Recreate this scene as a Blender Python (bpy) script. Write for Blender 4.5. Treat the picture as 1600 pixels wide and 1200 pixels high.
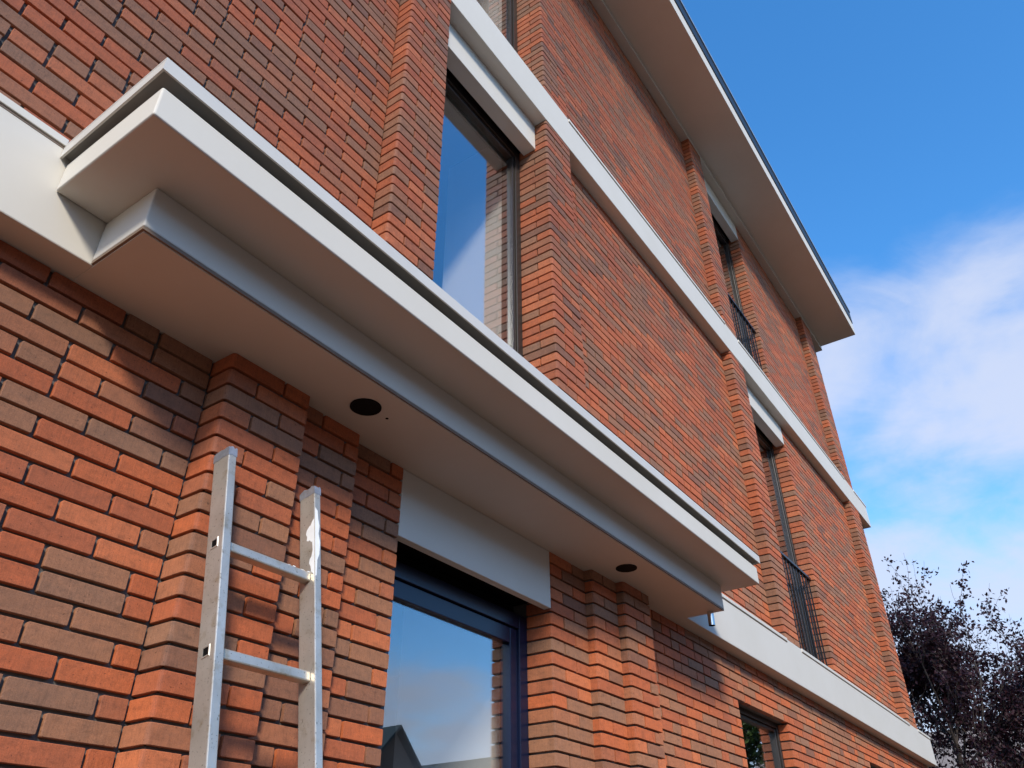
import bpy, bmesh, math, random
import numpy as np
from mathutils import Matrix, Vector
random.seed(7)
rng = np.random.default_rng(11)
for o in list(bpy.data.objects): bpy.data.objects.remove(o)
S = bpy.context.scene
C = S.collection

# ------------------------------------------------------------------ camera
# solved from the photograph's vanishing points and corners (rows: right, down, forward)
RV = np.array([0.9011868149058293, -0.47727142469607, 0.877912479651209])
def rodr(r):
    a = np.linalg.norm(r); k = r/a
    K = np.array([[0,-k[2],k[1]],[k[2],0,-k[0]],[-k[1],k[0],0]])
    return np.eye(3)+math.sin(a)*K+(1-math.cos(a))*K@K
R = rodr(RV)
FPX = 1236.486
CAM = np.array([0.0, -1.942, 1.62])
cd = bpy.data.cameras.new('camera'); cam = bpy.data.objects.new('camera', cd); C.objects.link(cam)
cd.sensor_width = 36; cd.lens = FPX/1600*36; cd.clip_start = .05; cd.clip_end = 2000
M = Matrix.Identity(4)
for i in range(3):
    M[i][0] = R[0, i]; M[i][1] = -R[1, i]; M[i][2] = -R[2, i]; M[i][3] = CAM[i]
cam.matrix_world = M
S.camera = cam
def proj(P):
    c = R@(np.asarray(P)-CAM)
    return 800+FPX*c[0]/c[2], 600+FPX*c[1]/c[2], c[2]
def ray(px, py): return R.T@np.array([(px-800)/FPX, (py-600)/FPX, 1.])

# ------------------------------------------------------------------ light
SUNV = np.array([-1.12, -1.0, 1.0]); SUNV = SUNV/np.linalg.norm(SUNV)     # towards the sun
EL = math.asin(SUNV[2]); AZ = math.atan2(SUNV[0], SUNV[1])                   # clockwise from +Y
w = bpy.data.worlds.new('World'); S.world = w; w.use_nodes = True
def build_world():
    nt = w.node_tree; N = nt.nodes; L = nt.links; N.clear()
    out = N.new('ShaderNodeOutputWorld'); bg = N.new('ShaderNodeBackground'); L.new(bg.outputs[0], out.inputs[0])
    sky = N.new('ShaderNodeTexSky'); sky.sky_type = 'NISHITA'; sky.sun_disc = False
    sky.sun_elevation = EL; sky.sun_rotation = AZ; sky.air_density = 1.0; sky.dust_density = .35; sky.ozone_density = 2.5
    hs = N.new('ShaderNodeHueSaturation'); hs.inputs['Saturation'].default_value = 1.30; hs.inputs['Value'].default_value = 1.45
    L.new(sky.outputs[0], hs.inputs['Color'])
    tc = N.new('ShaderNodeTexCoord'); sx = N.new('ShaderNodeSeparateXYZ'); L.new(tc.outputs['Generated'], sx.inputs[0])
    def math_(op, a, b=None, c=None, clamp=False):
        m = N.new('ShaderNodeMath'); m.operation = op; m.use_clamp = clamp
        for i, v in enumerate((a, b, c)):
            if v is None: continue
            if isinstance(v, (int, float)): m.inputs[i].default_value = v
            else: L.new(v, m.inputs[i])
        return m.outputs[0]
    zc = math_('MAXIMUM', sx.outputs['Z'], 0.0)
    den = math_('ADD', zc, .16)
    px = math_('DIVIDE', sx.outputs['X'], den); py = math_('DIVIDE', sx.outputs['Y'], den)
    cv = N.new('ShaderNodeCombineXYZ'); L.new(px, cv.inputs[0]); L.new(py, cv.inputs[1])
    def noise(scale, detail, rough, off, dist=0.):
        mp = N.new('ShaderNodeMapping'); mp.inputs['Location'].default_value = off; L.new(cv.outputs[0], mp.inputs[0])
        n = N.new('ShaderNodeTexNoise'); n.inputs['Scale'].default_value = scale; n.inputs['Detail'].default_value = detail
        n.inputs['Roughness'].default_value = rough; n.inputs['Distortion'].default_value = dist
        L.new(mp.outputs[0], n.inputs['Vector']); return n.outputs['Fac']
    big = noise(1.55, 7, .52, (4.1, 2.7, 0), .25)
    wis = noise(4.2, 6, .6, (1.3, 7.7, 0), .6)
    f = math_('ADD', math_('MULTIPLY', big, .8), math_('MULTIPLY', wis, .2))
    # cover grows towards the horizon
    cov = N.new('ShaderNodeMapRange'); cov.inputs['From Min'].default_value = .34; cov.inputs['From Max'].default_value = .10
    cov.inputs['To Min'].default_value = .66; cov.inputs['To Max'].default_value = .38; cov.interpolation_type = 'SMOOTHSTEP'
    L.new(sx.outputs['Z'], cov.inputs['Value'])
    dt = N.new('ShaderNodeVectorMath'); dt.operation = 'DOT_PRODUCT'; L.new(tc.outputs['Generated'], dt.inputs[0])
    bank = ray(1500, 900); dt.inputs[1].default_value = tuple(bank/np.linalg.norm(bank))
    lb = N.new('ShaderNodeMapRange'); lb.interpolation_type = 'SMOOTHSTEP'; lb.inputs['From Min'].default_value = math.cos(math.radians(33)); lb.inputs['From Max'].default_value = math.cos(math.radians(7))
    lb.inputs['To Min'].default_value = 0.; lb.inputs['To Max'].default_value = .25; L.new(dt.outputs['Value'], lb.inputs['Value'])
    d = math_('ADD', math_('SUBTRACT', f, cov.outputs[0]), lb.outputs[0])
    mk = N.new('ShaderNodeMapRange'); mk.inputs['From Min'].default_value = -.07; mk.inputs['From Max'].default_value = .15
    mk.interpolation_type = 'SMOOTHSTEP'; L.new(d, mk.inputs['Value'])
    mk2 = math_('MULTIPLY', mk.outputs[0], .88)
    mx = N.new('ShaderNodeMix'); mx.data_type = 'RGBA'; L.new(mk2, mx.inputs['Factor']); L.new(hs.outputs[0], mx.inputs[6])
    mx.inputs[7].default_value = (3.0, 3.3, 4.15, 1)
    L.new(mx.outputs[2], bg.inputs['Color']); bg.inputs['Strength'].default_value = .15
build_world()
sl = bpy.data.lights.new('sun', 'SUN'); so = bpy.data.objects.new('sun', sl); C.objects.link(so)
sl.energy = 2.7; sl.angle = math.radians(8); sl.color = (1, .92, .80)
so.rotation_euler = Vector(SUNV).to_track_quat('Z', 'Y').to_euler(); so.location = (-20, -20, 25)
vs = S.view_settings; vs.view_transform = 'Standard'; vs.look = 'None'; vs.gamma = 1; vs.use_curve_mapping = False; vs.exposure = 0.62
S.render.engine = 'CYCLES'
S.cycles.max_bounces = 10; S.cycles.transparent_max_bounces = 16

# ------------------------------------------------------------------ materials
def mat(name):
    m = bpy.data.materials.new(name); m.use_nodes = True
    nt = m.node_tree; b = nt.nodes['Principled BSDF']; return m, nt.nodes, nt.links, b
def nz(N, L, scale, detail=4, rough=.55, vec=None, dist=0.):
    n = N.new('ShaderNodeTexNoise'); n.inputs['Scale'].default_value = scale; n.inputs['Detail'].default_value = detail
    n.inputs['Roughness'].default_value = rough; n.inputs['Distortion'].default_value = dist
    if vec is not None: L.new(vec, n.inputs['Vector'])
    return n.outputs['Fac']
def ramp(N, L, v, pts):
    r = N.new('ShaderNodeValToRGB'); L.new(v, r.inputs[0]); e = r.color_ramp.elements
    while len(e) < len(pts): e.new(.5)
    for i, (p, c) in enumerate(pts):
        e[i].position = p; e[i].color = (*c, 1) if len(c) == 3 else c
    return r.outputs[0]
def mul(N, L, a, b, fac=1.):
    m = N.new('ShaderNodeMix'); m.data_type = 'RGBA'; m.blend_type = 'MULTIPLY'; m.inputs[0].default_value = fac
    L.new(a, m.inputs[6]); L.new(b, m.inputs[7]); return m.outputs[2]
def bump(N, L, b, h, strength, dist):
    n = N.new('ShaderNodeBump'); n.inputs['Strength'].default_value = strength; n.inputs['Distance'].default_value = dist
    L.new(h, n.inputs['Height']); L.new(n.outputs[0], b.inputs['Normal'])
def pos(N): return N.new('ShaderNodeNewGeometry').outputs['Position']

def brick_mat():
    m, N, L, b = mat('fired clay brick')
    at = N.new('ShaderNodeAttribute'); at.attribute_name = 'tone'
    p = pos(N)
    mp = N.new('ShaderNodeMapping'); mp.inputs['Scale'].default_value = (1, 1, 2.2); L.new(p, mp.inputs[0])
    a = ramp(N, L, nz(N, L, 24, 6, .7, mp.outputs[0]), [(.26, (.62, .61, .60)), (.45, (.95, .95, .95)), (.6, (1.06, 1.04, 1.02)), (.78, (1.22, 1.15, 1.06))])
    c = mul(N, L, at.outputs['Color'], a)
    mv = N.new('ShaderNodeMapping'); mv.inputs['Scale'].default_value = (1, 1, .12); L.new(p, mv.inputs[0])
    vs_ = ramp(N, L, nz(N, L, 190, 4, .65, mv.outputs[0]), [(.30, (.76, .76, .78)), (.5, (1, 1, 1)), (.75, (1.14, 1.12, 1.10))])
    c = mul(N, L, c, vs_, .75)
    bl = ramp(N, L, nz(N, L, 9, 4, .6, p, .6), [(.42, (1, 1, 1)), (.64, (.88, .91, .95))])
    c = mul(N, L, c, bl, .8)
    s = ramp(N, L, nz(N, L, 420, 3, .7, p), [(.3, (.68, .67, .66)), (.55, (1, 1, 1)), (.8, (1.25, 1.25, 1.25))])
    c = mul(N, L, c, s, .9)
    dk = ramp(N, L, nz(N, L, 130, 2, .5, p), [(.27, (.30, .25, .23)), (.33, (1, 1, 1))])
    c = mul(N, L, c, dk, .85)
    sc = ramp(N, L, nz(N, L, 60, 5, .75, p), [(.70, (1, 1, 1)), (.80, (1.5, 1.7, 1.9))])
    c = mul(N, L, c, sc, .7)
    lw = ramp(N, L, nz(N, L, 1.1, 3, .5, p), [(.3, (.90, .90, .91)), (.7, (1.05, 1.04, 1.03))])
    c = mul(N, L, c, lw)
    L.new(c, b.inputs['Base Color']); b.inputs['Roughness'].default_value = .75; b.inputs['Specular IOR Level'].default_value = .5; b.inputs['Diffuse Roughness'].default_value = .8
    h = N.new('ShaderNodeMath'); h.operation = 'MULTIPLY_ADD'; h.inputs[1].default_value = .35
    L.new(nz(N, L, 380, 4, .7, p), h.inputs[0]); L.new(nz(N, L, 45, 4, .6, p), h.inputs[2])
    bump(N, L, b, h.outputs[0], .7, .0028)
    return m
def simple(name, col, rough=.7, metal=0., nsc=8, var=.1, bsc=60, bst=.15, bd=.001, spec=.5, coat=0.):
    m, N, L, b = mat(name); p = pos(N)
    a = ramp(N, L, nz(N, L, nsc, 6, .6, p), [(.25, tuple(k*(1-var) for k in col)), (.75, tuple(min(1, k*(1+var)) for k in col))])
    L.new(a, b.inputs['Base Color']); b.inputs['Roughness'].default_value = rough; b.inputs['Metallic'].default_value = metal
    b.inputs['Specular IOR Level'].default_value = spec; b.inputs['Coat Weight'].default_value = coat
    bump(N, L, b, nz(N, L, bsc, 4, .6, p), bst, bd)
    return m
def white_mat():
    m, N, L, b = mat('off white coated panel'); p = pos(N)
    c = ramp(N, L, nz(N, L, 2.2, 6, .6, p), [(.3, (.620, .582, .505)), (.7, (.655, .618, .545))])
    L.new(c, b.inputs['Base Color']); b.inputs['Roughness'].default_value = .6; b.inputs['Specular IOR Level'].default_value = .2
    bump(N, L, b, nz(N, L, 240, 3, .6, p), .12, .0006)
    return m
def alu_mat():
    m, N, L, b = mat('weathered aluminium'); p = pos(N)
    mp = N.new('ShaderNodeMapping'); mp.inputs['Scale'].default_value = (60, 60, 3); L.new(p, mp.inputs[0])
    c = ramp(N, L, nz(N, L, 6, 6, .6, p), [(.3, (.45, .405, .335)), (.55, (.58, .53, .45)), (.8, (.66, .62, .55))])
    st = ramp(N, L, nz(N, L, 18, 4, .6, p), [(.56, (1, 1, 1)), (.70, (.66, .56, .40))])
    c = mul(N, L, c, st, .7)
    sp = ramp(N, L, nz(N, L, 160, 2, .5, p), [(.29, (.25, .22, .18)), (.35, (1, 1, 1))])
    c = mul(N, L, c, sp, .7)
    L.new(c, b.inputs['Base Color']); b.inputs['Metallic'].default_value = .62
    r = ramp(N, L, nz(N, L, 5, 5, .7, mp.outputs[0]), [(.3, (.28,)*3), (.7, (.52,)*3)]); L.new(r, b.inputs['Roughness'])
    bump(N, L, b, nz(N, L, 12, 4, .6, mp.outputs[0]), .12, .0006)
    return m
def glass_mat():
    m, N, L, b = mat('window glass'); N.remove(b)
    out = N['Material Output']
    t = N.new('ShaderNodeBsdfTransparent'); t.inputs[0].default_value = (.985, .99, .99, 1)
    g = N.new('ShaderNodeBsdfGlossy'); g.inputs['Color'].default_value = (.93, .97, 1, 1); g.inputs['Roughness'].default_value = .0
    fr = N.new('ShaderNodeLayerWeight'); fr.inputs['Blend'].default_value = .5      # facing: the same from both sides of the pane
    pw = N.new('ShaderNodeMath'); pw.operation = 'POWER'; pw.inputs[1].default_value = 2.2; L.new(fr.outputs['Facing'], pw.inputs[0])
    ma = N.new('ShaderNodeMath'); ma.operation = 'MULTIPLY_ADD'; ma.use_clamp = True; ma.inputs[1].default_value = .60; ma.inputs[2].default_value = .15
    L.new(pw.outputs[0], ma.inputs[0])
    p = pos(N); bn = N.new('ShaderNodeBump'); bn.inputs['Strength'].default_value = .06; bn.inputs['Distance'].default_value = .004
    L.new(nz(N, L, 1.6, 2, .5, p), bn.inputs['Height']); L.new(bn.outputs[0], g.inputs['Normal'])
    mx = N.new('ShaderNodeMixShader'); L.new(ma.outputs[0], mx.inputs[0]); L.new(t.outputs[0], mx.inputs[1]); L.new(g.outputs[0], mx.inputs[2])
    L.new(mx.outputs[0], out.inputs[0]); return m
def leaf_mat(name, c0, c1, trans=.25):
    m, N, L, b = mat(name); p = pos(N)
    c = ramp(N, L, nz(N, L, 3.5, 5, .7, p), [(.3, c0), (.7, c1)])
    L.new(c, b.inputs['Base Color']); b.inputs['Roughness'].default_value = .55; b.inputs['Specular IOR Level'].default_value = .3
    t = N.new('ShaderNodeBsdfTranslucent'); L.new(c, t.inputs[0])
    mx = N.new('ShaderNodeMixShader'); mx.inputs[0].default_value = trans
    L.new(b.outputs[0], mx.inputs[1]); L.new(t.outputs[0], mx.inputs[2]); L.new(mx.outputs[0], N['Material Output'].inputs[0]); return m
def paver_mat():
    m, N, L, b = mat('brown clay pavers'); p = pos(N)
    br = N.new('ShaderNodeTexBrick'); br.inputs['Scale'].default_value = 1; br.inputs['Brick Width'].default_value = .21; br.inputs['Row Height'].default_value = .07
    br.inputs['Mortar Size'].default_value = .004; br.inputs['Color1'].default_value = (.105, .046, .013, 1); br.inputs['Color2'].default_value = (.075, .034, .012, 1); br.inputs['Mortar'].default_value = (.05, .038, .028, 1)
    L.new(p, br.inputs['Vector']); c = mul(N, L, br.outputs[0], ramp(N, L, nz(N, L, 1.5, 5, .6, p), [(.3, (.8, .8, .8)), (.7, (1.1, 1.1, 1.1))]))
    L.new(c, b.inputs['Base Color']); b.inputs['Roughness'].default_value = .85
    bump(N, L, b, br.outputs['Fac'], -.4, .004); return m
MB = brick_mat(); MW = white_mat(); MALU = alu_mat(); MG = glass_mat()
MM = simple('grey recessed mortar', (.115, .108, .098), .95, nsc=40, var=.25, bsc=300, bst=.6, bd=.002)
MCAP = simple('pale grey metal capping', (.60, .575, .52), .5, .0, nsc=5, var=.05, bst=.05)
MGAP = simple('gap shade grey', (.24, .225, .20), .8, nsc=12, var=.1)  # grey paints in the shade of the slot under the capping
MDRIP = simple('brown drip profile', (.20, .14, .095), .6, nsc=12, var=.1)
MBLUE = simple('navy window frame', (.006, .011, .036), .3, nsc=4, var=.1, bst=.02, coat=.0)
MDARK = simple('dark brown window frame', (.030, .024, .020), .3, nsc=4, var=.1, bst=.02)
MBLK = simple('black lacquer and recess shade', (.006, .006, .006), .6, nsc=4, var=.1, bst=.02, spec=.1)
MRAIL = simple('black railing steel', (.012, .012, .014), .35, .2, nsc=9, var=.15)
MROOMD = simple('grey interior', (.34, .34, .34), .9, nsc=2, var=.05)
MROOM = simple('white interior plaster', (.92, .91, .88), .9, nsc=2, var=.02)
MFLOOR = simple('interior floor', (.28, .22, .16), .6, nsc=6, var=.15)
MCHROME = simple('brushed steel', (.62, .61, .60), .22, 1., nsc=30, var=.08)
MPAINT = simple('dried white paint', (.82, .82, .80), .6, nsc=30, var=.05, bsc=160, bst=.5, bd=.001)
MTAPE = simple('grey adhesive tape', (.34, .35, .38), .35, .5, nsc=35, var=.3, bsc=90, bst=.5, bd=.002)
MROOFB = simple('black roof edge', (.014, .015, .017), .5, nsc=5, var=.2)
MZINC = simple('zinc roof trim', (.42, .48, .52), .4, .6, nsc=5, var=.1)
MBARK = simple('dark bark', (.055, .042, .036), .95, nsc=14, var=.35, bsc=30, bst=.8, bd=.02)
MPURP = leaf_mat('purple leaves', (.016, .006, .009), (.050, .015, .022), .22)
MGRN = leaf_mat('green leaves', (.035, .075, .015), (.10, .17, .035), .3)
MPAVE = paver_mat()
MGROUND = simple('dry soil and grass', (.060, .038, .014), .95, nsc=1.2, var=.35, bsc=6, bst=.5, bd=.03)
MASPH = simple('asphalt', (.05, .05, .052), .9, nsc=3, var=.2, bsc=90, bst=.5, bd=.004)
MKERB = simple('concrete kerb', (.36, .35, .33), .85, nsc=10, var=.12)
MRTILE = simple('brown grey roof tiles', (.20, .165, .145), .85, nsc=1.5, var=.3, bsc=9, bst=.5, bd=.02)
MGTILE = simple('dark green roof tiles', (.018, .030, .024), .6, nsc=2, var=.3, bsc=9, bst=.5, bd=.02)
MHW = simple('house brick', (.26, .15, .10), .9, nsc=4, var=.2, bsc=20, bst=.4, bd=.01)

# ------------------------------------------------------------------ mesh helpers
def tag(o, label=None, cat=None, group=None, kind=None):
    if label: o['label'] = label
    if cat: o['category'] = cat
    if group: o['group'] = group
    if kind: o['kind'] = kind
    return o
def link(name, me, parent=None, loc=None):
    o = bpy.data.objects.new(name, me); C.objects.link(o)
    if parent: o.parent = parent
    if loc is not None: o.location = loc
    return o
def empty(name, loc=(0, 0, 0)):
    o = bpy.data.objects.new(name, None); C.objects.link(o); o.location = loc; o.empty_display_size = .2; return o
def mesh(name, V, F, m, parent=None, smooth=False):
    me = bpy.data.meshes.new(name); me.from_pydata([tuple(v) for v in V], [], F); me.update()
    ms = m if isinstance(m, (list, tuple)) else [m]
    for k in ms: me.materials.append(k)
    if smooth:
        for p in me.polygons: p.use_smooth = True
    return link(name, me, parent)
def boxes(name, bl, m, parent=None, bev=0., seg=2):
    """several boxes (x0,x1,y0,y1,z0,z1) as one mesh object"""
    bm = bmesh.new()
    for (x0, x1, y0, y1, z0, z1) in bl:
        r = bmesh.ops.create_cube(bm, size=1)
        for v in r['verts']:
            v.co = Vector((x0+(v.co.x+.5)*(x1-x0), y0+(v.co.y+.5)*(y1-y0), z0+(v.co.z+.5)*(z1-z0)))
    if bev: bmesh.ops.bevel(bm, geom=bm.edges[:], offset=bev, segments=seg, affect='EDGES', profile=.5, clamp_overlap=True)
    me = bpy.data.meshes.new(name); bm.to_mesh(me); bm.free(); me.materials.append(m)
    return link(name, me, parent)
def box(name, b, m, parent=None, bev=0., seg=2): return boxes(name, [b], m, parent, bev, seg)
def prism_x(name, prof, x0, x1, m, parent=None, bev=0.):
    """closed (y,z) profile extruded along x"""
    n = len(prof); V = [(x0, y, z) for y, z in prof]+[(x1, y, z) for y, z in prof]
    F = [list(range(n))[::-1], list(range(n, 2*n))]+[[i, (i+1) % n, n+(i+1) % n, n+i] for i in range(n)]
    o = mesh(name, V, F, m, parent)
    bm = bmesh.new(); bm.from_mesh(o.data); bmesh.ops.recalc_face_normals(bm, faces=bm.faces)
    if bev: bmesh.ops.bevel(bm, geom=bm.edges[:], offset=bev, segments=2, affect='EDGES', profile=.5)
    bm.to_mesh(o.data); bm.free(); return o
def tube(name, p0, p1, r, m, parent=None, n=16, cap=True):
    p0, p1 = Vector(p0), Vector(p1); d = (p1-p0).normalized(); a = d.orthogonal().normalized(); b = d.cross(a)
    V = []; F = []
    for p in (p0, p1):
        for i in range(n):
            t = 2*math.pi*i/n; V.append(p+(a*math.cos(t)+b*math.sin(t))*r)
    F = [[i, (i+1) % n, n+(i+1) % n, n+i] for i in range(n)]
    if cap: F += [list(range(n))[::-1], list(range(n, 2*n))]
    return mesh(name, V, F, m, parent)

# ------------------------------------------------------------------ layout of the facade (metres, wall face at y = 0, outside is -y)
CO = .0601                       # course
HB = .0497                       # brick height
YP, YQ, YB = -.093, -.047, -.097
XL, XE = -3.0, 11.85             # facade ends
A0x, A1x = 2.053, 3.123          # window column A
Bx0, Bx1 = 6.859, 8.269          # window column B
Z0, Z1 = 3.082, 3.412            # band one
Z2, Z3 = 6.270, 6.612            # band two
Z4, Z5 = 9.482, 9.546            # top band, cornice soffit
bld = tag(empty('apartment_building', (4.4, 0, 0)), 'red brick apartment building with off-white bands, projecting canopy and deep roof overhang', 'building')
def P(o):                        # parent to the building, keep world place
    o.parent = bld; o.matrix_parent_inverse = Matrix.Translation(-Vector(bld.location)); return o

# mortar cores (recessed 10 mm behind the brick faces)
RC = .0145
def core(name, bl): return P(boxes(name, bl, MM))
YBK = .30
TOP = 9.60
Cx0, Cx1, Dx0, Dx1, ZW = 5.440, 6.457, 8.795, 9.812, 2.787
walls = {}
walls['g_left'] = core('wall', [(XL, A0x-.004, RC, YBK, 0, Z0-.002)])
walls['g_pl1'] = core('pilaster', [(1.155+RC, 1.472-RC, YP+RC, .02, 0, Z0-.002)])
walls['g_pl2'] = core('pilaster', [(1.460, 1.759-RC, YQ+RC, .02, 0, Z0-.002)])
walls['g_right'] = core('wall', [(A1x+RC, Cx0-.004, RC, YBK, 0, Z0-.002), (Cx0-.004, Cx1+RC, RC, YBK, ZW+.004, Z0-.002), (Cx1+RC, Dx0-.004, RC, YBK, 0, Z0-.002),
                              (Dx0-.004, Dx1+RC, RC, YBK, ZW+.004, Z0-.002), (Dx1+RC, XE-RC, RC, YBK, 0, Z0-.002), (Cx0-.004, Cx1+RC, RC, YBK, 0, .9), (Dx0-.004, Dx1+RC, RC, YBK, 0, .9)])
walls['g_pr2'] = core('pilaster', [(3.455+RC, 3.720, YQ+RC, .02, 0, Z0-.002)])
walls['g_pr3'] = core('pilaster', [(3.709+RC, 4.006-RC, YP+RC, .02, 0, Z0-.002)])
for k, (a, b) in enumerate(((Z1, Z2), (Z3, Z4))):
    a -= .03; b += .002
    walls['u_left%d' % k] = core('wall', [(XL, A0x-.004, RC, YBK, a, b)])
    walls['u_mid%d' % k] = core('wall', [(A1x+RC, Bx0-.004, RC, YBK, a, b)])
    walls['u_right%d' % k] = core('wall', [(Bx1+RC, XE-RC, RC, YBK, a, b)])
    walls['u_p1%d' % k] = core('pilaster', [(1.736+RC, A0x-RC, YP+RC, .02, a, b)])
    walls['u_p2%d' % k] = core('pilaster', [(A1x+RC, 3.440-RC, YP+RC, .02, a, b)])
    walls['u_p3%d' % k] = core('pilaster', [(6.514+RC, Bx0-RC, YP+RC, .02, a, b)])
    walls['u_p4%d' % k] = core('pilaster', [(10.798+RC, 11.245-RC, YP+RC, .02, a, b)])
box_side = P(boxes('side_wall', [(XE-.3, XE-RC, YBK, 9, 0, TOP), (XL, XL+.3, YBK, 9, 0, TOP), (XL+.3, XE-.3, 8.7, 9, 0, TOP)], MHW))

# ------------------------------------------------------------------ bricks
PAL = [((.520, .136, .044), 15), ((.480, .124, .042), 14), ((.540, .162, .060), 11), ((.435, .120, .046), 11), ((.400, .128, .056), 10),
       ((.355, .158, .080), 11), ((.330, .148, .076), 11), ((.305, .148, .082), 7), ((.280, .122, .066), 5), ((.405, .150, .068), 11), ((.255, .110, .062), 3)]
PW = np.array([p[1] for p in PAL], float); PW /= PW.sum()
BR = []       # kind, x, y, z, params, tone, wall
def tone(): return int(rng.choice(len(PAL), p=PW))
def add_box(x0, x1, y, z, wall, h=HB, depth=.045):
    j = rng.normal(0, .0009, 4)
    BR.append(('b', (x0+x1)/2, y+j[0], z+h/2+j[1]*.6, (round((x1-x0)+j[2]*.8, 4), h, depth), tone(), wall))
def add_L(x0, yb, yf, leg, z, wall, h=HB):
    j = rng.normal(0, .0007, 2)
    BR.append(('L', x0, yf+j[0], z+j[1]*.5, (yb-yf, leg, h), tone(), wall))
JT = .0108
class Rows:
    prev = []
def fill(x0, x1, y, z, wall, h=HB, edepth=None, prev=None):
    """one course of wild bond from x0 to x1 (brick edges); returns the joints"""
    x = x0; js = []; prev = prev or []
    while True:
        rem = x1-x
        if rem < .02: break
        if rem <= .236: add_box(x, x1, y, z, wall, h, edepth or .045); break
        opts = []
        for Ln, wt in ((.2155, .66), (.1025, .34)):
            if rem-Ln-JT < .045: continue
            e = x+Ln+JT/2
            pen = 1 if not prev else min(1., (min(abs(e-q) for q in prev)/.045)**2)
            opts.append((Ln, wt*(pen+.02)))
        if not opts: Ln = (rem-JT)/2
        else:
            t = random.random()*sum(o[1] for o in opts)
            for Ln, wt in opts:
                t -= wt
                if t <= 0: break
        Ln2 = Ln+random.gauss(0, .0012)
        add_box(x, x+Ln2, y, z, wall, h); js.append(x+Ln2+JT/2); x += Ln2+JT
    return js
def panel(x0, x1, za, zb, y, wall, down=False, edepth=None, corner=None, phase=0):
    """courses between za and zb. corner = back y of a bent corner brick at x0. down: full course at the top"""
    zs = []
    if down:
        z = zb-HB
        while z > za-HB: zs.append((z, HB)); z -= CO
    else:
        z = za+.004
        while z < zb-.012: zs.append((z, min(HB, zb-.003-z))); z += CO
    prev = []
    for i, (z, h) in enumerate(zs):
        if corner is None: prev = fill(x0, x1, y, z, wall, h, edepth, prev)
        else:
            ln = (.205, .103)[(i+phase) % 2]+random.gauss(0, .001); dep = corner-y
            if x1-x0-ln < .05: ln = x1-x0
            if dep > .17:
                if (i+phase) % 2: add_L(x0, y+.103, y, ln, z, wall, h); BR.append(('J', x0, y+.103+JT, z, (dep-.103-JT, .04, h), tone(), wall))
                else: add_L(x0, corner, y, ln, z, wall, h)
            else: add_L(x0, corner, y, ln, z, wall, h)
            if x1-x0-ln > .04: prev = [x0+ln+JT/2]+fill(x0+ln+JT, x1, y, z, wall, h, edepth, prev)
zt = Z0-.002
# ground floor
panel(XL, 1.155-.009, 0, zt, 0, 'g_left', True)
panel(1.155, 1.472, 0, zt, YP, 'g_pl1', True, edepth=.07, corner=.012)
panel(1.472+.003, 1.759, 0, zt, YQ, 'g_pl2', True, edepth=.07)
panel(1.759+.003, A0x, 0, zt, 0, 'g_left', True, edepth=.14)
panel(A1x, 3.455-.001, 0, zt, 0, 'g_right', True, corner=.14)
panel(3.455, 3.709-.006, 0, zt, YQ, 'g_pr2', True, corner=.012, phase=1)
panel(3.709, 4.006, 0, zt, YP, 'g_pr3', True, edepth=.12, corner=-.036)
panel(4.006+.003, XE, ZW-.002, zt, 0, 'g_right', True, edepth=.12)
zlow = zt-HB-CO*math.floor((zt-HB-ZW+.003)/CO)-(CO-HB)
panel(4.006+.003, Cx0, 0, zlow, 0, 'g_right', True, edepth=.14)
panel(Cx1, Dx0, 0, zlow, 0, 'g_right', True, edepth=.14, corner=.14)
panel(Dx1, XE, 0, zlow, 0, 'g_right', True, edepth=.12, corner=.14)
for k, (a, b) in enumerate(((Z1, Z2), (Z3, Z4))):
    panel(XL, 1.736-.009, a, b, 0, 'u_left%d' % k)
    panel(1.736, A0x, a, b, YP, 'u_p1%d' % k, edepth=.25, corner=.012)
    panel(A1x, 3.440, a, b, YP, 'u_p2%d' % k, edepth=.12, corner=.14)
    panel(3.440+.003, 6.514-.009, a, b, 0, 'u_mid%d' % k)
    panel(6.514, Bx0, a, b, YP, 'u_p3%d' % k, edepth=.25, corner=.012)
    panel(Bx1, 10.798-.009, a, b, 0, 'u_right%d' % k, corner=.14)
    panel(10.798, 11.245, a, b, YP, 'u_p4%d' % k, edepth=.12, corner=.012)
    panel(11.245+.003, XE, a, b, 0, 'u_right%d' % k, edepth=.14)

def box_mesh(wd, h, d, hi=True, bv=.0013):
    """brick with softened front edges; face centre at the origin, front towards -y"""
    a, c = wd/2, h/2
    if hi:
        r = .0034; pts = []
        for sx, sz, t0 in ((1, 1, 0), (-1, 1, 90), (-1, -1, 180), (1, -1, 270)):
            for t in (0, 45, 90):
                q = math.radians(t0+t); pts.append((sx*(a-r)+r*math.cos(q), sz*(c-r)+r*math.sin(q)))
    else: pts = [(a, c), (-a, c), (-a, -c), (a, -c)]
    n = len(pts)
    def ins(p, e):
        return (p[0]-math.copysign(min(e, abs(p[0])), p[0]), p[1]-math.copysign(min(e, abs(p[1])), p[1]))
    V = [(p[0], d, p[1]) for p in pts]+[(p[0], bv, p[1]) for p in pts]+[(*ins(p, bv)[:1], 0, ins(p, bv)[1]) for p in pts]
    F = []
    for r_ in (0, 1):
        for i in range(n): F.append([r_*n+i, r_*n+(i+1) % n, (r_+1)*n+(i+1) % n, (r_+1)*n+i])
    F.append(list(range(2*n, 3*n)))
    return V, F
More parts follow.
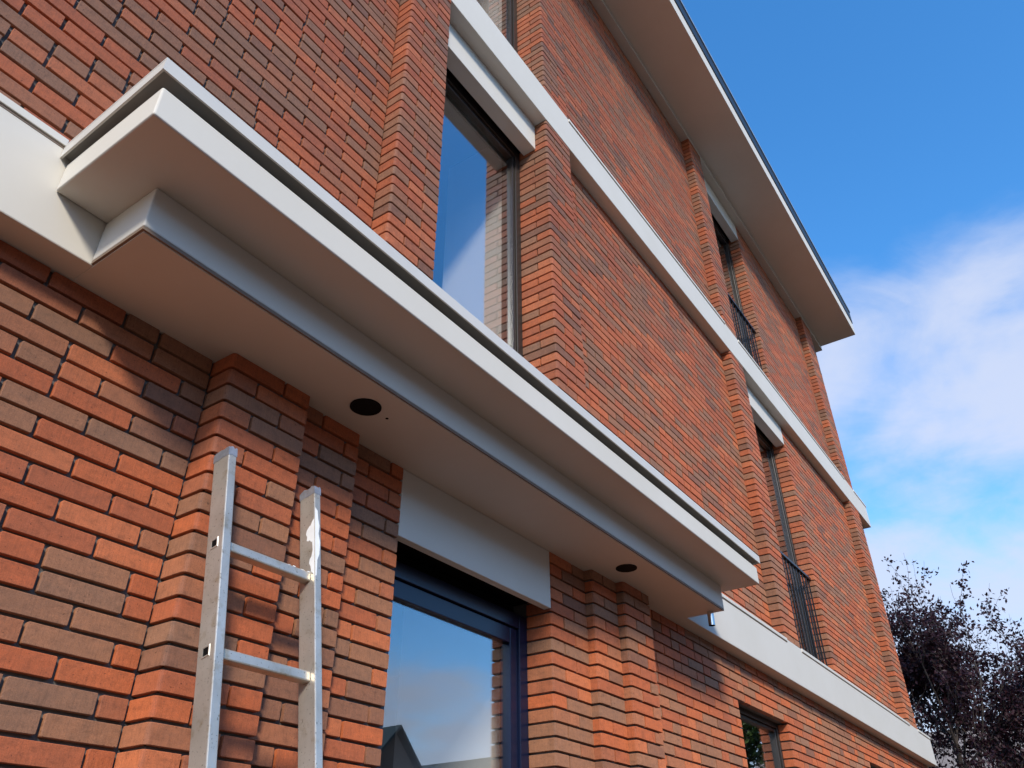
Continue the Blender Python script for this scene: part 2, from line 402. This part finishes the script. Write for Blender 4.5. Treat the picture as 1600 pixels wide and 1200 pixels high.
def L_mesh(dep, leg, h, hi=True, bv=.0013, r=.013):
    """bent corner brick: return along y from dep to 0, rounded corner, front leg along +x. outer corner at origin"""
    path = [(0., dep, -1, 0)]; n = 5 if hi else 3
    for i in range(n):
        t = math.pi/2*i/(n-1); path.append((r-r*math.cos(t), r-r*math.sin(t), -math.cos(t), -math.sin(t)))
    path.append((leg, 0., 0, -1))
    V = []; F = []; th = .034
    for (x, y, nx, ny) in path:
        for zz, e in ((0, bv), (bv, 0), (h-bv, 0), (h, bv)): V.append((x-nx*e, y-ny*e, zz))
        ix, iy = (x-nx*th, y-ny*th)
        V += [(ix, iy, h), (ix, iy, 0)]
    m = len(path)
    for i in range(m-1):
        a, b = i*6, (i+1)*6
        for k in range(5): F.append([a+k, b+k, b+k+1, a+k+1])
        F.append([a+5, b+5, b, a])
    F.append([0, 1, 2, 3, 4, 5]); q = (m-1)*6; F.append([q+5, q+4, q+3, q+2, q+1, q])
    return V, F
def J_mesh(dep, th, h):
    """small jamb brick facing -x: face along y from 0 to dep at x = 0"""
    V, F = box_mesh(dep, h, th, False)
    return [(y, x+dep/2, z+h/2) for x, y, z in V], F
def brick_geo(b, hi):
    k, x, y, z, pr, t, wl = b
    if k == 'b': return box_mesh(*pr, hi=hi)
    if k == 'L': return L_mesh(*pr, hi=hi)
    return J_mesh(*pr)
# which bricks show largest (not behind the canopy or bands)
BLK = [((.50, -.56, 3.23), (4.66, 0, 3.40)), ((.665, -.336, 3.082), (4.515, 0, 3.24)), ((XL, YB, Z2), (11.93, 0, Z3)), ((XL, YB, Z0), (11.93, 0, Z1)), ((XL, -.66, 9.546), (11.9, 0, 9.8))]
def hidden(p):
    d = p-CAM
    for lo, hi_ in BLK:
        t0, t1 = 0., .985
        for i in range(3):
            if abs(d[i]) < 1e-9: continue
            u, v = (lo[i]-CAM[i])/d[i], (hi_[i]-CAM[i])/d[i]
            t0 = max(t0, min(u, v)); t1 = min(t1, max(u, v))
        if t0 < t1: return True
    return False
score = []
for i, b in enumerate(BR):
    k, x, y, z, pr, t, wl = b
    if k == 'b': c = np.array([x, y, z]); ext = (pr[0], pr[1])
    elif k == 'L': c = np.array([x+.05, y, z+pr[2]/2]); ext = (pr[1]+pr[0], pr[2])
    else: c = np.array([x, y+pr[0]/2, z+pr[2]/2]); ext = (pr[0], pr[2])
    px, py, dz = proj(c)
    s = 0.; near = 0
    if dz > .1:
        near = 1/dz
        if -20 < px < 1620 and -20 < py < 1220 and not hidden(c):
            dirv = (c-CAM); s = ext[0]*ext[1]*abs(dirv[1])/np.linalg.norm(dirv)/dz**2
    score.append((s, near))
order = sorted(range(len(BR)), key=lambda i: -score[i][0])
single = set(order[:300])
cache = {}
def tone_attr(me, cols):
    at = me.attributes.new('tone', 'FLOAT_COLOR', 'POINT'); at.data.foreach_set('color', np.asarray(cols, dtype=np.float32).ravel())
JV = []; JF = []; JC = []
for i, b in enumerate(BR):
    k, x, y, z, pr, t, wl = b
    if i in single:
        key = (k, tuple(round(q, 3) for q in pr), t)
        if key not in cache:
            V, F = brick_geo((k, 0, 0, 0, key[1], t, wl), True)
            me = bpy.data.meshes.new('brick'); me.from_pydata(V, [], F); me.update(); me.materials.append(MB)
            tone_attr(me, [(*PAL[t][0], 1)]*len(V)); cache[key] = me
        o = bpy.data.objects.new('brick', cache[key]); C.objects.link(o)
        o.parent = walls[wl]; o.location = Vector((x, y, z))
        o.rotation_euler = (random.gauss(0, .004), random.gauss(0, .0025), random.gauss(0, .004)) if k == 'b' else (0, 0, 0)
    else:
        V, F = brick_geo(b, score[i][1] > .28 and score[i][0] > 0)
        n0 = len(JV); v = rng.normal(0, .035)
        col = tuple(max(0, q*(1+v)) for q in PAL[t][0])
        JV += [(x+a, y+c, z+e) for a, c, e in V]; JF += [[n0+q for q in f] for f in F]; JC += [(*col, 1)]*len(V)
o = P(mesh('brickwork', JV, JF, MB)); tone_attr(o.data, JC); tag(o, kind='stuff')
print('BRICKS', len(BR), 'joined faces', len(JF))
del JV, JF, JC

# ------------------------------------------------------------------ bands, canopy, cornice
BE = 11.93
band_spans = {1: [(XL, .50), (4.66, 6.50), (6.87, 10.79), (11.26, BE+.008)], 2: [(XL, 1.725), (3.452, 6.50), (6.87, 10.79), (11.26, BE+.008)]}
for k, (a, b) in enumerate(((Z0, Z1), (Z2, Z3)), 1):
    bd = P(box('facade_band', (XL, BE, YB, .10, a, b), MW, bev=.004))
    box('band_backing', (XL, XE-RC-.002, .1005, .2985, a-.001, b-.031), MM, bd)
    for (s, e) in band_spans[k]:
        box('band_cap', (s, e, YB-.007, .006, b-.022, b+.004), MW, bd, bev=.002)
        box('cap_groove', (s, e, YB-.0015, YB+.01, b-.030, b-.0225), MDRIP, bd)
    P(box('side_band', (XE-.02, BE-.003, .101, 8.9, a+.001, b-.001), MW, bev=.003))
bd = P(box('facade_band', (XL, BE, YB, .10, Z4, Z5+.03), MW, bev=.003))
# canopy over the window: lower box, upper slab, gap with shade put into its grey, capping
can = P(box('canopy', (.520, 4.632, -.533, -.0985, 3.234, 3.338), MW, bev=.006, seg=3))
box('canopy_core', (.575, 4.577, -.478, -.0990, 3.3385, 3.362), MGAP, can)
box('canopy_box', (.668, 4.515, -.334, -.0985, 3.094, 3.2335), MW, can, bev=.004, seg=2)
box('canopy_soffit', (.676, 4.507, -.326, .009, 3.0800, 3.0935), MW, can, bev=.0015)
boxes('drip_edge', [(.6690, 4.514, -.333, -.3265, 3.083, 3.0938), (.6690, .6755, -.326, -.099, 3.083, 3.0938), (4.5075, 4.514, -.326, -.099, 3.083, 3.0938)], MDRIP, can)
prism_x('canopy_cap', [(-.553, 3.368), (-.553, 3.413), (-.10, 3.394), (-.10, 3.388), (-.547, 3.407), (-.547, 3.368)], .497, 4.655, MCAP, can)
for xa in (.4975, 4.6485): prism_x('canopy_cap', [(-.5465, 3.3682), (-.5465, 3.4065), (-.0985, 3.3875), (-.0985, 3.346)], xa, xa+.006, MCAP, can)
prism_x('cap_underside', [(-.5468, 3.3790), (-.5468, 3.3850), (-.0990, 3.364), (-.0990, 3.3560)], .5040, 4.6480, MGAP, can)
def ring(name, cx, cy, z, r0, r1, zt_, m, parent, n=40):
    """downlight: flat bezel with a recessed dark cup"""
    V = []; F = []
    prof = [(r0, z), (r0, z-.002), (r1, z-.002), (r1-.002, zt_), (.0, zt_)]
    for (r, zz) in prof[:-1]:
        for i in range(n): t = 2*math.pi*i/n; V.append((cx+r*math.cos(t), cy+r*math.sin(t), zz))
    for k in range(len(prof)-2):
        for i in range(n): F.append([k*n+i, k*n+(i+1) % n, (k+1)*n+(i+1) % n, (k+1)*n+i])
    F.append([(len(prof)-2)*n+i for i in range(n)]); return mesh(name, V, F, m, parent)
for cx in (1.628, 3.543):
    tube('downlight', (cx, -.200, 3.0815), (cx, -.200, 3.0778), .0545, MBLK, can, 48)
    ring('downlight_bezel', cx, -.200, 3.0778, .0545, .049, 3.0772, MBLK, can)
tube('screw_hole', (1.730, -.206, 3.081), (1.730, -.206, 3.0792), .006, MBLK, can, 12)
dp = tube('drain_spout', (4.470, -.262, 3.0795), (4.470, -.262, 2.998), .019, MCHROME, can, 24, False)
tube('spout_bore', (4.470, -.262, 3.078), (4.470, -.262, 2.9985), .0165, MBLK, can, 24, False)
for p_ in list(dp.data.polygons): p_.use_smooth = True
# cornice
XC = 11.90
cor = P(box('cornice', (XL, XC, -.667, .4, Z5, Z5+.235), MW, bev=.005))
box('cornice_edge', (XL, XC+.012, -.678, .4, Z5+.236, Z5+.47), MROOFB, cor, bev=.004)
box('roof_trim', (XL, XC+.022, -.690, .4, Z5+.471, Z5+.52), MZINC, cor, bev=.004)
box('side_overhang', (XE-.2, XC-.001, .401, 9.2, Z5+.001, Z5+.47), MW, cor)
P(box('roof', (XL, XE+.02, .401, 9.2, Z5+.30, Z5+.50), MROOFB))

# ------------------------------------------------------------------ windows
def window(x0, x1, z0, z1, m, fl=.075, fr=.055, ft=.075, sl_=.06, lintel=None, yf=.135, lthick=.10):
    """frame fixed in the reveal, sash, pane; white lintel panel above"""
    if lintel:
        wn = P(boxes('lintel', [(x0+.001, x1-.001, .0005, lthick, lintel[0], lintel[1])], MW, bev=.003))
        boxes('blind_box_shade', [(x0+.001, x1-.001, lthick+.001, .262, lintel[0]+.05, lintel[1]), (x0+.001, x1-.001, yf+.0755, .261, z1-.03, lintel[0]+.0495)], MBLK, wn)  # black puts the deep shade of the lintel recess into the colour
    fo = P(boxes('window', [(x0, x0+fl, yf, yf+.075, z0, z1), (x1-fr, x1, yf, yf+.075, z0, z1),
                            (x0+fl, x1-fr, yf+.001, yf+.075, z1-ft, z1), (x0+fl, x1-fr, yf+.001, yf+.075, z0, z0+ft)], m, bev=.002))
    a, b, c, d = x0+fl+.004, x1-fr-.004, z0+ft+.004, z1-ft-.004
    y = yf+.012
    boxes('sash', [(a, a+sl_, y, y+.06, c, d), (b-sl_, b, y, y+.06, c, d), (a+sl_, b-sl_, y+.001, y+.06, d-sl_*1.3, d), (a+sl_, b-sl_, y+.001, y+.06, c, c+sl_)], m, fo, bev=.004)
    boxes('gasket', [(a-.004, a, y+.012, y+.05, c, d), (b, b+.004, y+.012, y+.05, c, d), (a, b, y+.012, y+.05, d, d+.004)], MBLK, fo)
    g = y+.022
    box('pane', (a+sl_-.006, b-sl_+.006, g, g+.004, c+sl_-.006, d-sl_*1.3+.006), MG, fo)
    return fo
def room(x0, x1, z0, z1, depth, stub=None):
    t = .02
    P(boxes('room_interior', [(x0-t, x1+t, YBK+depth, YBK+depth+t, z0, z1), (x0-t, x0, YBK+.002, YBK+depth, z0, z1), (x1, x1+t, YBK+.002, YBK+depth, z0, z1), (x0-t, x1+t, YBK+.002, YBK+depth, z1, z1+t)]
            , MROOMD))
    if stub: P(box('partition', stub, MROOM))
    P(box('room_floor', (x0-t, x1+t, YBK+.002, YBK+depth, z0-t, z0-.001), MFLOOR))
ZL0, ZL1, ZL2 = 2.798, 6.017, 9.217
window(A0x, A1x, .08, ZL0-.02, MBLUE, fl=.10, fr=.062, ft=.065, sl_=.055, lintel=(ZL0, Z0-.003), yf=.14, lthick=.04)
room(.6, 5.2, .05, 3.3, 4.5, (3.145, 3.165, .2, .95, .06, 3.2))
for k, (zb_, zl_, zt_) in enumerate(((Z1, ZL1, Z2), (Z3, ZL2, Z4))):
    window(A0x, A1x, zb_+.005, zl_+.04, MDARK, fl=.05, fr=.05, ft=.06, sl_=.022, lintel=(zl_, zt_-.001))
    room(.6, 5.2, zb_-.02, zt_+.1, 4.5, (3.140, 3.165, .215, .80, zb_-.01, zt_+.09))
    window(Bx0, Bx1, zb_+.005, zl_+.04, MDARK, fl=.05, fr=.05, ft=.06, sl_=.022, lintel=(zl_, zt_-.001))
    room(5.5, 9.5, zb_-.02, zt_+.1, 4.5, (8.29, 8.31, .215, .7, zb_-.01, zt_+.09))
    # window guard in front of the B windows
    rl = P(box('railing', (Bx0+.004, Bx1-.004, .035, .075, zb_+1.02, zb_+1.045), MRAIL, bev=.002))
    box('bottom_rail', (Bx0+.004, Bx1-.004, .042, .068, zb_+.05, zb_+.07), MRAIL, rl, bev=.002)
    for i in range(14):
        xx = Bx0+.05+i*(Bx1-Bx0-.1)/13
        box('railing_bar', (xx-.006, xx+.006, .049, .061, zb_+.0705, zb_+1.0195), MRAIL, rl)
for (a, b) in ((Cx0, Cx1), (Dx0, Dx1)):
    window(a, b, .9, ZW+.02, MDARK, fl=.05, fr=.035, ft=.055, sl_=.018, yf=.082)
    room(a-.5, b+.9, .3, 3.0, 3.5)

# ------------------------------------------------------------------ ladder
ld = tag(empty('ladder', (1.335, -.50, 0)), 'worn aluminium ladder leaning against the brick pilaster under the canopy', 'ladder')
LEAN = math.radians(11.48)
def lad(p):          # ladder frame: u along x, v towards the wall (depth), w along the rails from the ground
    u, v, w_ = p
    y0 = -.158-2.722*math.tan(LEAN)
    return Vector((u, y0+w_*math.sin(LEAN)+v*math.cos(LEAN), w_*math.cos(LEAN)-v*math.sin(LEAN)+.014))
LTOP = 2.722/math.cos(LEAN)-.012
def lparent(o, par=None):
    par = par or ld
    o.parent = par
    if par is ld: o.matrix_parent_inverse = Matrix.Translation(-Vector(ld.location))
    return o
def rail(x0t, x0b, wd, dep, top):
    bm = bmesh.new(); tk = .0022
    prof_o = [(0, 0), (wd, 0), (wd, dep), (0, dep)]; prof_i = [(tk, tk), (wd-tk, tk), (wd-tk, dep-tk), (tk, dep-tk)]
    def vv(pf, w_): return [bm.verts.new(lad((x0b+(x0t-x0b)*w_/LTOP+a, b, w_))) for a, b in pf]
    NS = 14
    ro = [vv(prof_o, top*i/NS) for i in range(NS+1)]; ri = [vv(prof_i, top-.25), vv(prof_i, top)]
    for k in range(NS):
        for i in range(4): bm.faces.new((ro[k][i], ro[k][(i+1) % 4], ro[k+1][(i+1) % 4], ro[k+1][i]))
    for i in range(4):
        j = (i+1) % 4
        bm.faces.new((ro[NS][i], ro[NS][j], ri[1][j], ri[1][i])); bm.faces.new((ri[1][i], ri[1][j], ri[0][j], ri[0][i]))
    bm.faces.new(ri[0][::-1]); bm.faces.new(ro[0][::-1])
    bmesh.ops.recalc_face_normals(bm, faces=bm.faces)
    bm.edges.ensure_lookup_table()
    eg = [e for e in bm.edges if len(e.link_faces) == 2 and e.calc_face_angle(0) > 1.2 and abs((e.verts[0].co-e.verts[1].co).normalized().z) > .9 and e.calc_length() < .24]
    bmesh.ops.bevel(bm, geom=eg, offset=.0028, segments=2, affect='EDGES', profile=.5)
    me = bpy.data.meshes.new('rail'); bm.to_mesh(me); bm.free(); me.materials.append(MALU)
    return lparent(link('rail', me))
XLr, XRt, XRb = 1.163, 1.489, 1.462
WR, DR = .0275, .064
r1 = rail(XLr, XLr, WR, DR, LTOP)
r2 = rail(XRt, XRb, WR-.002, DR, LTOP+.006)
def lbox(name, u0, u1, v0, v1, w0, w1, m, par=None, bev=.0015, ub=None):
    bm = bmesh.new(); r = bmesh.ops.create_cube(bm, size=1)
    for v in r['verts']:
        v.co = Vector((u0 if v.co.x < 0 else u1, v0 if v.co.y < 0 else v1, w0 if v.co.z < 0 else w1))
    if bev: bmesh.ops.bevel(bm, geom=bm.edges[:], offset=bev, segments=2, affect='EDGES', profile=.5)
    for v in bm.verts: v.co = lad(v.co)
    me = bpy.data.meshes.new(name); bm.to_mesh(me); bm.free(); me.materials.append(m)
    o = link(name, me)
    if par is None: lparent(o)
    else: o.parent = par
    return o
W1 = 2.467
for k in range(9):
    wc = W1-k*.293
    xr = XRb+(XRt-XRb)*wc/LTOP
    rg = lbox('rung', XLr+WR-.001, xr+.0015, .018, .046, wc-.014, wc+.014, MALU, bev=.004)
    # flared end of the rung on the outer face of the left rail
    bm = bmesh.new(); s0, s1 = .0150, .0098; vc = .032
    def q(s, u): return [bm.verts.new(lad((u, vc+a*s, wc+b*s))) for a, b in ((-1, -1), (1, -1), (1, 1), (-1, 1))]
    A, B, D_, E_ = q(s0, XLr-.0002), q(s0-.002, XLr-.0020), q(s1, XLr-.0016), q(s1, XLr-.0003)
    for X, Y in ((A, B), (B, D_), (D_, E_)):
        for i in range(4): bm.faces.new((X[i], X[(i+1) % 4], Y[(i+1) % 4], Y[i]))
    me = bpy.data.meshes.new('rung_socket'); bm.to_mesh(me); bm.free(); me.materials.append(MALU)
    so_ = link('rung_socket', me); so_.parent = r1
    f = mesh('socket_hole', [lad((XLr-.0005, vc+a*s1, wc+b*s1)) for a, b in ((-1, -1), (1, -1), (1, 1), (-1, 1))], [[0, 1, 2, 3]], MBLK)
    f.parent = r1
# tape wound round the rail tops
def tape(x0, wd, top, par, hgt, rag):
    V = []; F = []; pr = [(-.0008, -.0008), (wd+.0008, -.0008), (wd+.0008, DR+.0008), (-.0008, DR+.0008)]; path = []
    for i in range(4):
        a, b = pr[i], pr[(i+1) % 4]
        for t in range(6): path.append((a[0]+(b[0]-a[0])*t/6, a[1]+(b[1]-a[1])*t/6))
    n = len(path)
    for j, (a, b) in enumerate(path):
        V.append(lad((x0+a, b, top-hgt+random.uniform(-.002, .002)))); V.append(lad((x0+a+random.uniform(-.0004, .0004), b, top+random.uniform(-.002, rag))))
    for j in range(n): F.append([2*j, 2*((j+1) % n), 2*((j+1) % n)+1, 2*j+1])
    o = mesh('tape_wrap', V, F, MTAPE); o.parent = par; return o
tape(XLr, WR, LTOP, r1, .026, .006)
tape(XRt, WR-.002, LTOP+.006, r2, .024, .008)
# paint smears on the right rail
def smear(pts, u, par):
    V = [lad((XRb+(XRt-XRb)*w_/LTOP+uu-.0008 if u == 'side' else XRb+(XRt-XRb)*w_/LTOP+uu, v, w_)) for uu, v, w_ in pts]
    o = mesh('paint_smear', V, [list(range(len(V)))], MPAINT); o.parent = par
w0 = LTOP-.10
smear([(0, .001, w0-.01), (0, .008, w0-.015), (0, .013, w0-.022), (0, .016, w0-.028), (0, .022, w0-.030), (0, .033, w0-.040), (0, .036, w0-.052), (0, .031, w0-.062), (0, .033, w0-.075), (0, .026, w0-.080), (0, .020, w0-.078), (0, .014, w0-.088), (0, .010, w0-.086), (0, .008, w0-.115), (0, .013, w0-.135), (0, .020, w0-.142), (0, .023, w0-.155), (0, .017, w0-.166), (0, .014, w0-.185), (0, .007, w0-.192), (0, .003, w0-.210), (0, .001, w0-.205)], 'side', r2)
smear([(.001, -.0009, w0+.03), (.012, -.0009, w0+.02), (.014, -.0009, w0-.01), (.019, -.0009, w0-.03), (.015, -.0009, w0-.06), (.021, -.0009, w0-.09), (.017, -.0009, w0-.13), (.009, -.0009, w0-.15), (.006, -.0009, w0-.20), (.001, -.0009, w0-.205)], 'front', r2)
for k in range(9):
    a = .235+random.uniform(-.05, .055); wc = W1
    lbox('paint_crumb', XLr+WR+a, XLr+WR+a+random.uniform(.004, .012), .019+random.uniform(0, .012), .034+random.uniform(0, .006), wc+.0138, wc+.0138+random.uniform(.002, .006), MPAINT, r2, .001)
lbox('rail_foot', XLr-.004, XLr+WR+.004, -.004, DR+.004, -.016, .03, MBLK, r1, .002)
lbox('rail_foot', XRb-.004, XRb+WR+.002, -.004, DR+.004, -.016, .03, MBLK, r2, .002)

# ------------------------------------------------------------------ trees
def tree(name, base, height, spread, mleaf, label, seed, nleaf, lsize, first=.25, up=.35, limbs=26, group=None):
    rnd = random.Random(seed); base = Vector(base)
    t = tag(empty(name, base), label, 'tree', group)
    TV = []; TF = []; tips = []
    def seg(p0, p1, r0, r1, n):
        d = (p1-p0).normalized(); a = d.orthogonal().normalized(); b = d.cross(a); k = len(TV)
        for p, r in ((p0, r0), (p1, r1)):
            for i in range(n): q = 2*math.pi*i/n; TV.append(p+(a*math.cos(q)+b*math.sin(q))*r)
        for i in range(n): TF.append([k+i, k+(i+1) % n, k+n+(i+1) % n, k+n+i])
    def branch(p, d, ln, r, lev):
        ns = 4 if lev < 3 else 3
        for s in range(ns):
            d2 = (d+Vector((rnd.gauss(0, .16), rnd.gauss(0, .16), rnd.gauss(0, .10)+up*.16))).normalized()
            p2 = p+d2*ln/ns; r2_ = r*(1-.8*(s+1)/ns*.55)
            seg(p, p2, r*(1-.44*s/ns), r*(1-.44*(s+1)/ns), 6 if lev < 2 else 3)
            if lev >= 2: tips.append((p2, d2, lev, p))
            if lev < 3:
                for q in range(2 if lev < 2 else 2):
                    ax = Vector((rnd.gauss(0, 1), rnd.gauss(0, 1), rnd.gauss(0, .5)+up)).normalized()
                    branch(p2, (d2*.75+ax*.75).normalized(), ln*rnd.uniform(.40, .62), r*.42, lev+1)
            p, d = p2, d2
    zt_ = height*.9; p = Vector((0, 0, 0)); n = 9; prev = p
    trunk = []
    for i in range(n+1):
        q = Vector((rnd.gauss(0, .06)*i*.5, rnd.gauss(0, .06)*i*.5, zt_*i/n)); trunk.append(q)
    R0 = height*.022
    for i in range(n): seg(trunk[i], trunk[i+1], R0*(1-.85*i/n), R0*(1-.85*(i+1)/n), 10)
    for k in range(limbs):
        f = first+(1-first)*(k+rnd.random())/limbs; i = min(n-1, int(f*n)); q = trunk[i].lerp(trunk[i+1], f*n-i)
        az = k*2.399+rnd.gauss(0, .3); ln = spread*(math.sin(math.pi*min(.98, max(.10, (f-first)/(1-first)*.80+.18)))**.7)*rnd.uniform(.65, 1.12)
        el = .25+.9*(f-first)/(1-first)+rnd.gauss(0, .12)
        branch(q, Vector((math.cos(az)*math.cos(el), math.sin(az)*math.cos(el), math.sin(el))), ln*.62, R0*.34*(1.05-f*.7), 1)
    tr = mesh('trunk', TV, TF, MBARK, t)
    LV = []; LF = []
    for k in range(nleaf):
        p2, d2, lev, p0 = tips[rnd.randrange(len(tips))]
        if k % 7 == 0: cc = p0.lerp(p2, rnd.random())
        c = cc+Vector((rnd.gauss(0, 1), rnd.gauss(0, 1), rnd.gauss(0, .7)))*lsize*.85
        s = lsize*rnd.uniform(.6, 1.25)
        nrm = Vector((rnd.gauss(0, .8), rnd.gauss(0, .8), rnd.gauss(.5, .6))).normalized(); a = nrm.orthogonal().normalized()
        a = (Matrix.Rotation(rnd.uniform(0, 6.28), 3, nrm)@a); b = nrm.cross(a); m = len(LV)
        LV += [c-a*s*.5, c+b*s*.28-nrm*s*.06, c+a*s*.5, c-b*s*.28-nrm*s*.06]; LF.append([m, m+1, m+2, m+3])
    mesh('crown', LV, LF, mleaf, t); return t
tree('purple_beech', (21.5, .9, 0), 6.5, 5.0, MPURP, 'dark purple-leaved tree rising behind the far corner of the brick building', 5, 46000, .095)
tree('purple_beech', (24.5, -1.3, 0), 5.6, 5.0, MPURP, 'smaller dark purple-leaved tree in front of the brown roofed house', 9, 42000, .105)
tree('leafy_green_tree', (17.5, -4.8, 0), 7.0, 4.0, MGRN, 'sunlit green tree mirrored in the ground floor window', 3, 45000, .14)

# ------------------------------------------------------------------ houses
def house(name, cx, cy, wx, wy, eave, ridge, mroof, label, axis='x', seed=0):
    h = tag(empty(name, (cx, cy, 0)), label, 'house')
    def PP(o): o.parent = h; o.matrix_parent_inverse = Matrix.Translation(-Vector(h.location)); return o
    x0, x1, y0, y1 = cx-wx/2, cx+wx/2, cy-wy/2, cy+wy/2
    if axis == 'x':
        V = [(x0, y0, 0), (x1, y0, 0), (x1, y1, 0), (x0, y1, 0), (x0, y0, eave), (x1, y0, eave), (x1, y1, eave), (x0, y1, eave), (x0, cy, ridge), (x1, cy, ridge)]
        F = [[0, 1, 5, 4], [2, 3, 7, 6], [1, 2, 6, 9, 5], [3, 0, 4, 8, 7]]
        o_ = .35; k = (ridge-eave)/(wy/2)
        RVv = []
        for z_ in (.02, .16): RVv += [(x0-o_, y0-o_, eave-o_*k+z_), (x1+o_, y0-o_, eave-o_*k+z_), (x1+o_, cy, ridge+z_), (x0-o_, cy, ridge+z_), (x1+o_, y1+o_, eave-o_*k+z_), (x0-o_, y1+o_, eave-o_*k+z_)]
    else:
        V = [(x0, y0, 0), (x1, y0, 0), (x1, y1, 0), (x0, y1, 0), (x0, y0, eave), (x1, y0, eave), (x1, y1, eave), (x0, y1, eave), (cx, y0, ridge), (cx, y1, ridge)]
        F = [[0, 1, 5, 8, 4], [2, 3, 7, 9, 6], [1, 2, 6, 5], [3, 0, 4, 7]]
        o_ = .35; k = (ridge-eave)/(wx/2); RVv = []
        for z_ in (.02, .16): RVv += [(x0-o_, y1+o_, eave-o_*k+z_), (x0-o_, y0-o_, eave-o_*k+z_), (cx, y0-o_, ridge+z_), (cx, y1+o_, ridge+z_), (x1+o_, y0-o_, eave-o_*k+z_), (x1+o_, y1+o_, eave-o_*k+z_)]
    PP(mesh('wall', V, F, MHW))
    RF = [[6, 7, 8, 9], [9, 8, 10, 11], [3, 2, 1, 0], [5, 4, 2, 3], [0, 1, 7, 6], [4, 5, 11, 10], [1, 2, 8, 7], [2, 4, 10, 8], [3, 0, 6, 9], [5, 3, 9, 11]]
    rf = PP(mesh('roof', RVv, RF, mroof))
    if cx > 40: ch = box('chimney', (cx-.9, cx-.3, cy-.3, cy+.3, ridge-.6, ridge+.9), MHW, rf)
    n = max(2, int(wx/3))
    for fz in (1.0, 3.7):
        if fz+1.3 > eave: continue
        for i in range(n):
            xx = x0+wx*(i+.5)/n; fy = y1 if cy < 0 and cx < 24 else y1
            wf = PP(boxes('window', [(xx-.6, xx+.6, y1+.001, y1+.05, fz, fz+.08), (xx-.6, xx+.6, y1+.001, y1+.05, fz+1.22, fz+1.3), (xx-.6, xx-.52, y1+.001, y1+.05, fz+.08, fz+1.22), (xx+.52, xx+.6, y1+.001, y1+.05, fz+.08, fz+1.22)], MW))
            pn = box('pane', (xx-.52, xx+.52, y1+.004, y1+.02, fz+.08, fz+1.22), MBLUE, wf)
    dr = PP(boxes('door', [(x0+.5, x0+1.45, y1+.003, y1+.05, .05, 2.15)], MBLUE, bev=.01))
    hd = box('handle', (x0+1.32, x0+1.36, y1+.05, y1+.10, 1.0, 1.12), MCHROME, dr)
    return h
house('detached_house', 44, -1.5, 9, 22, 3.8, 8.3, MRTILE, 'house with brownish grey tiled roof beyond the purple trees', 'y')
house('opposite_house', 26.6, -26.2, 7.0, 8, 4.6, 8.0, MGTILE, 'dark green roofed house mirrored in the large window under the canopy', 'y')
house('opposite_house', 35.2, -26.0, 7.0, 8, 4.6, 7.9, MGTILE, 'second dark green roofed house farther along the opposite side', 'y')

for k, hx in enumerate((-27., -17., -7., 3., 12.5)):  # unseen row, added only to cut the low sky light on the facade
    hh = house('sky_blocker_house', hx, -24.5, 9.2, 9, 6.2, 9.6, MRTILE, 'unseen two storey brick house added to block low sky light', 'x')
    hh['group'] = 'unseen houses added to block sky light'

# ------------------------------------------------------------------ ground
def sheet(name, x0, x1, y0, y1, z, m):
    o = mesh(name, [(x0, y0, z), (x1, y0, z), (x1, y1, z), (x0, y1, z)], [[0, 1, 2, 3]], m); tag(o, kind='structure'); return o
sheet('ground', -600, 900, -600, 600, -.02, MGROUND)
sheet('pavement', -30, 60, -7.5, -.0, -.008, MPAVE)
sheet('road', -80, 120, -15, -7.65, -.012, MASPH)
tag(box('kerb', (-30, 60, -7.65, -7.5, -.11, .0), MKERB, bev=.01), kind='structure')
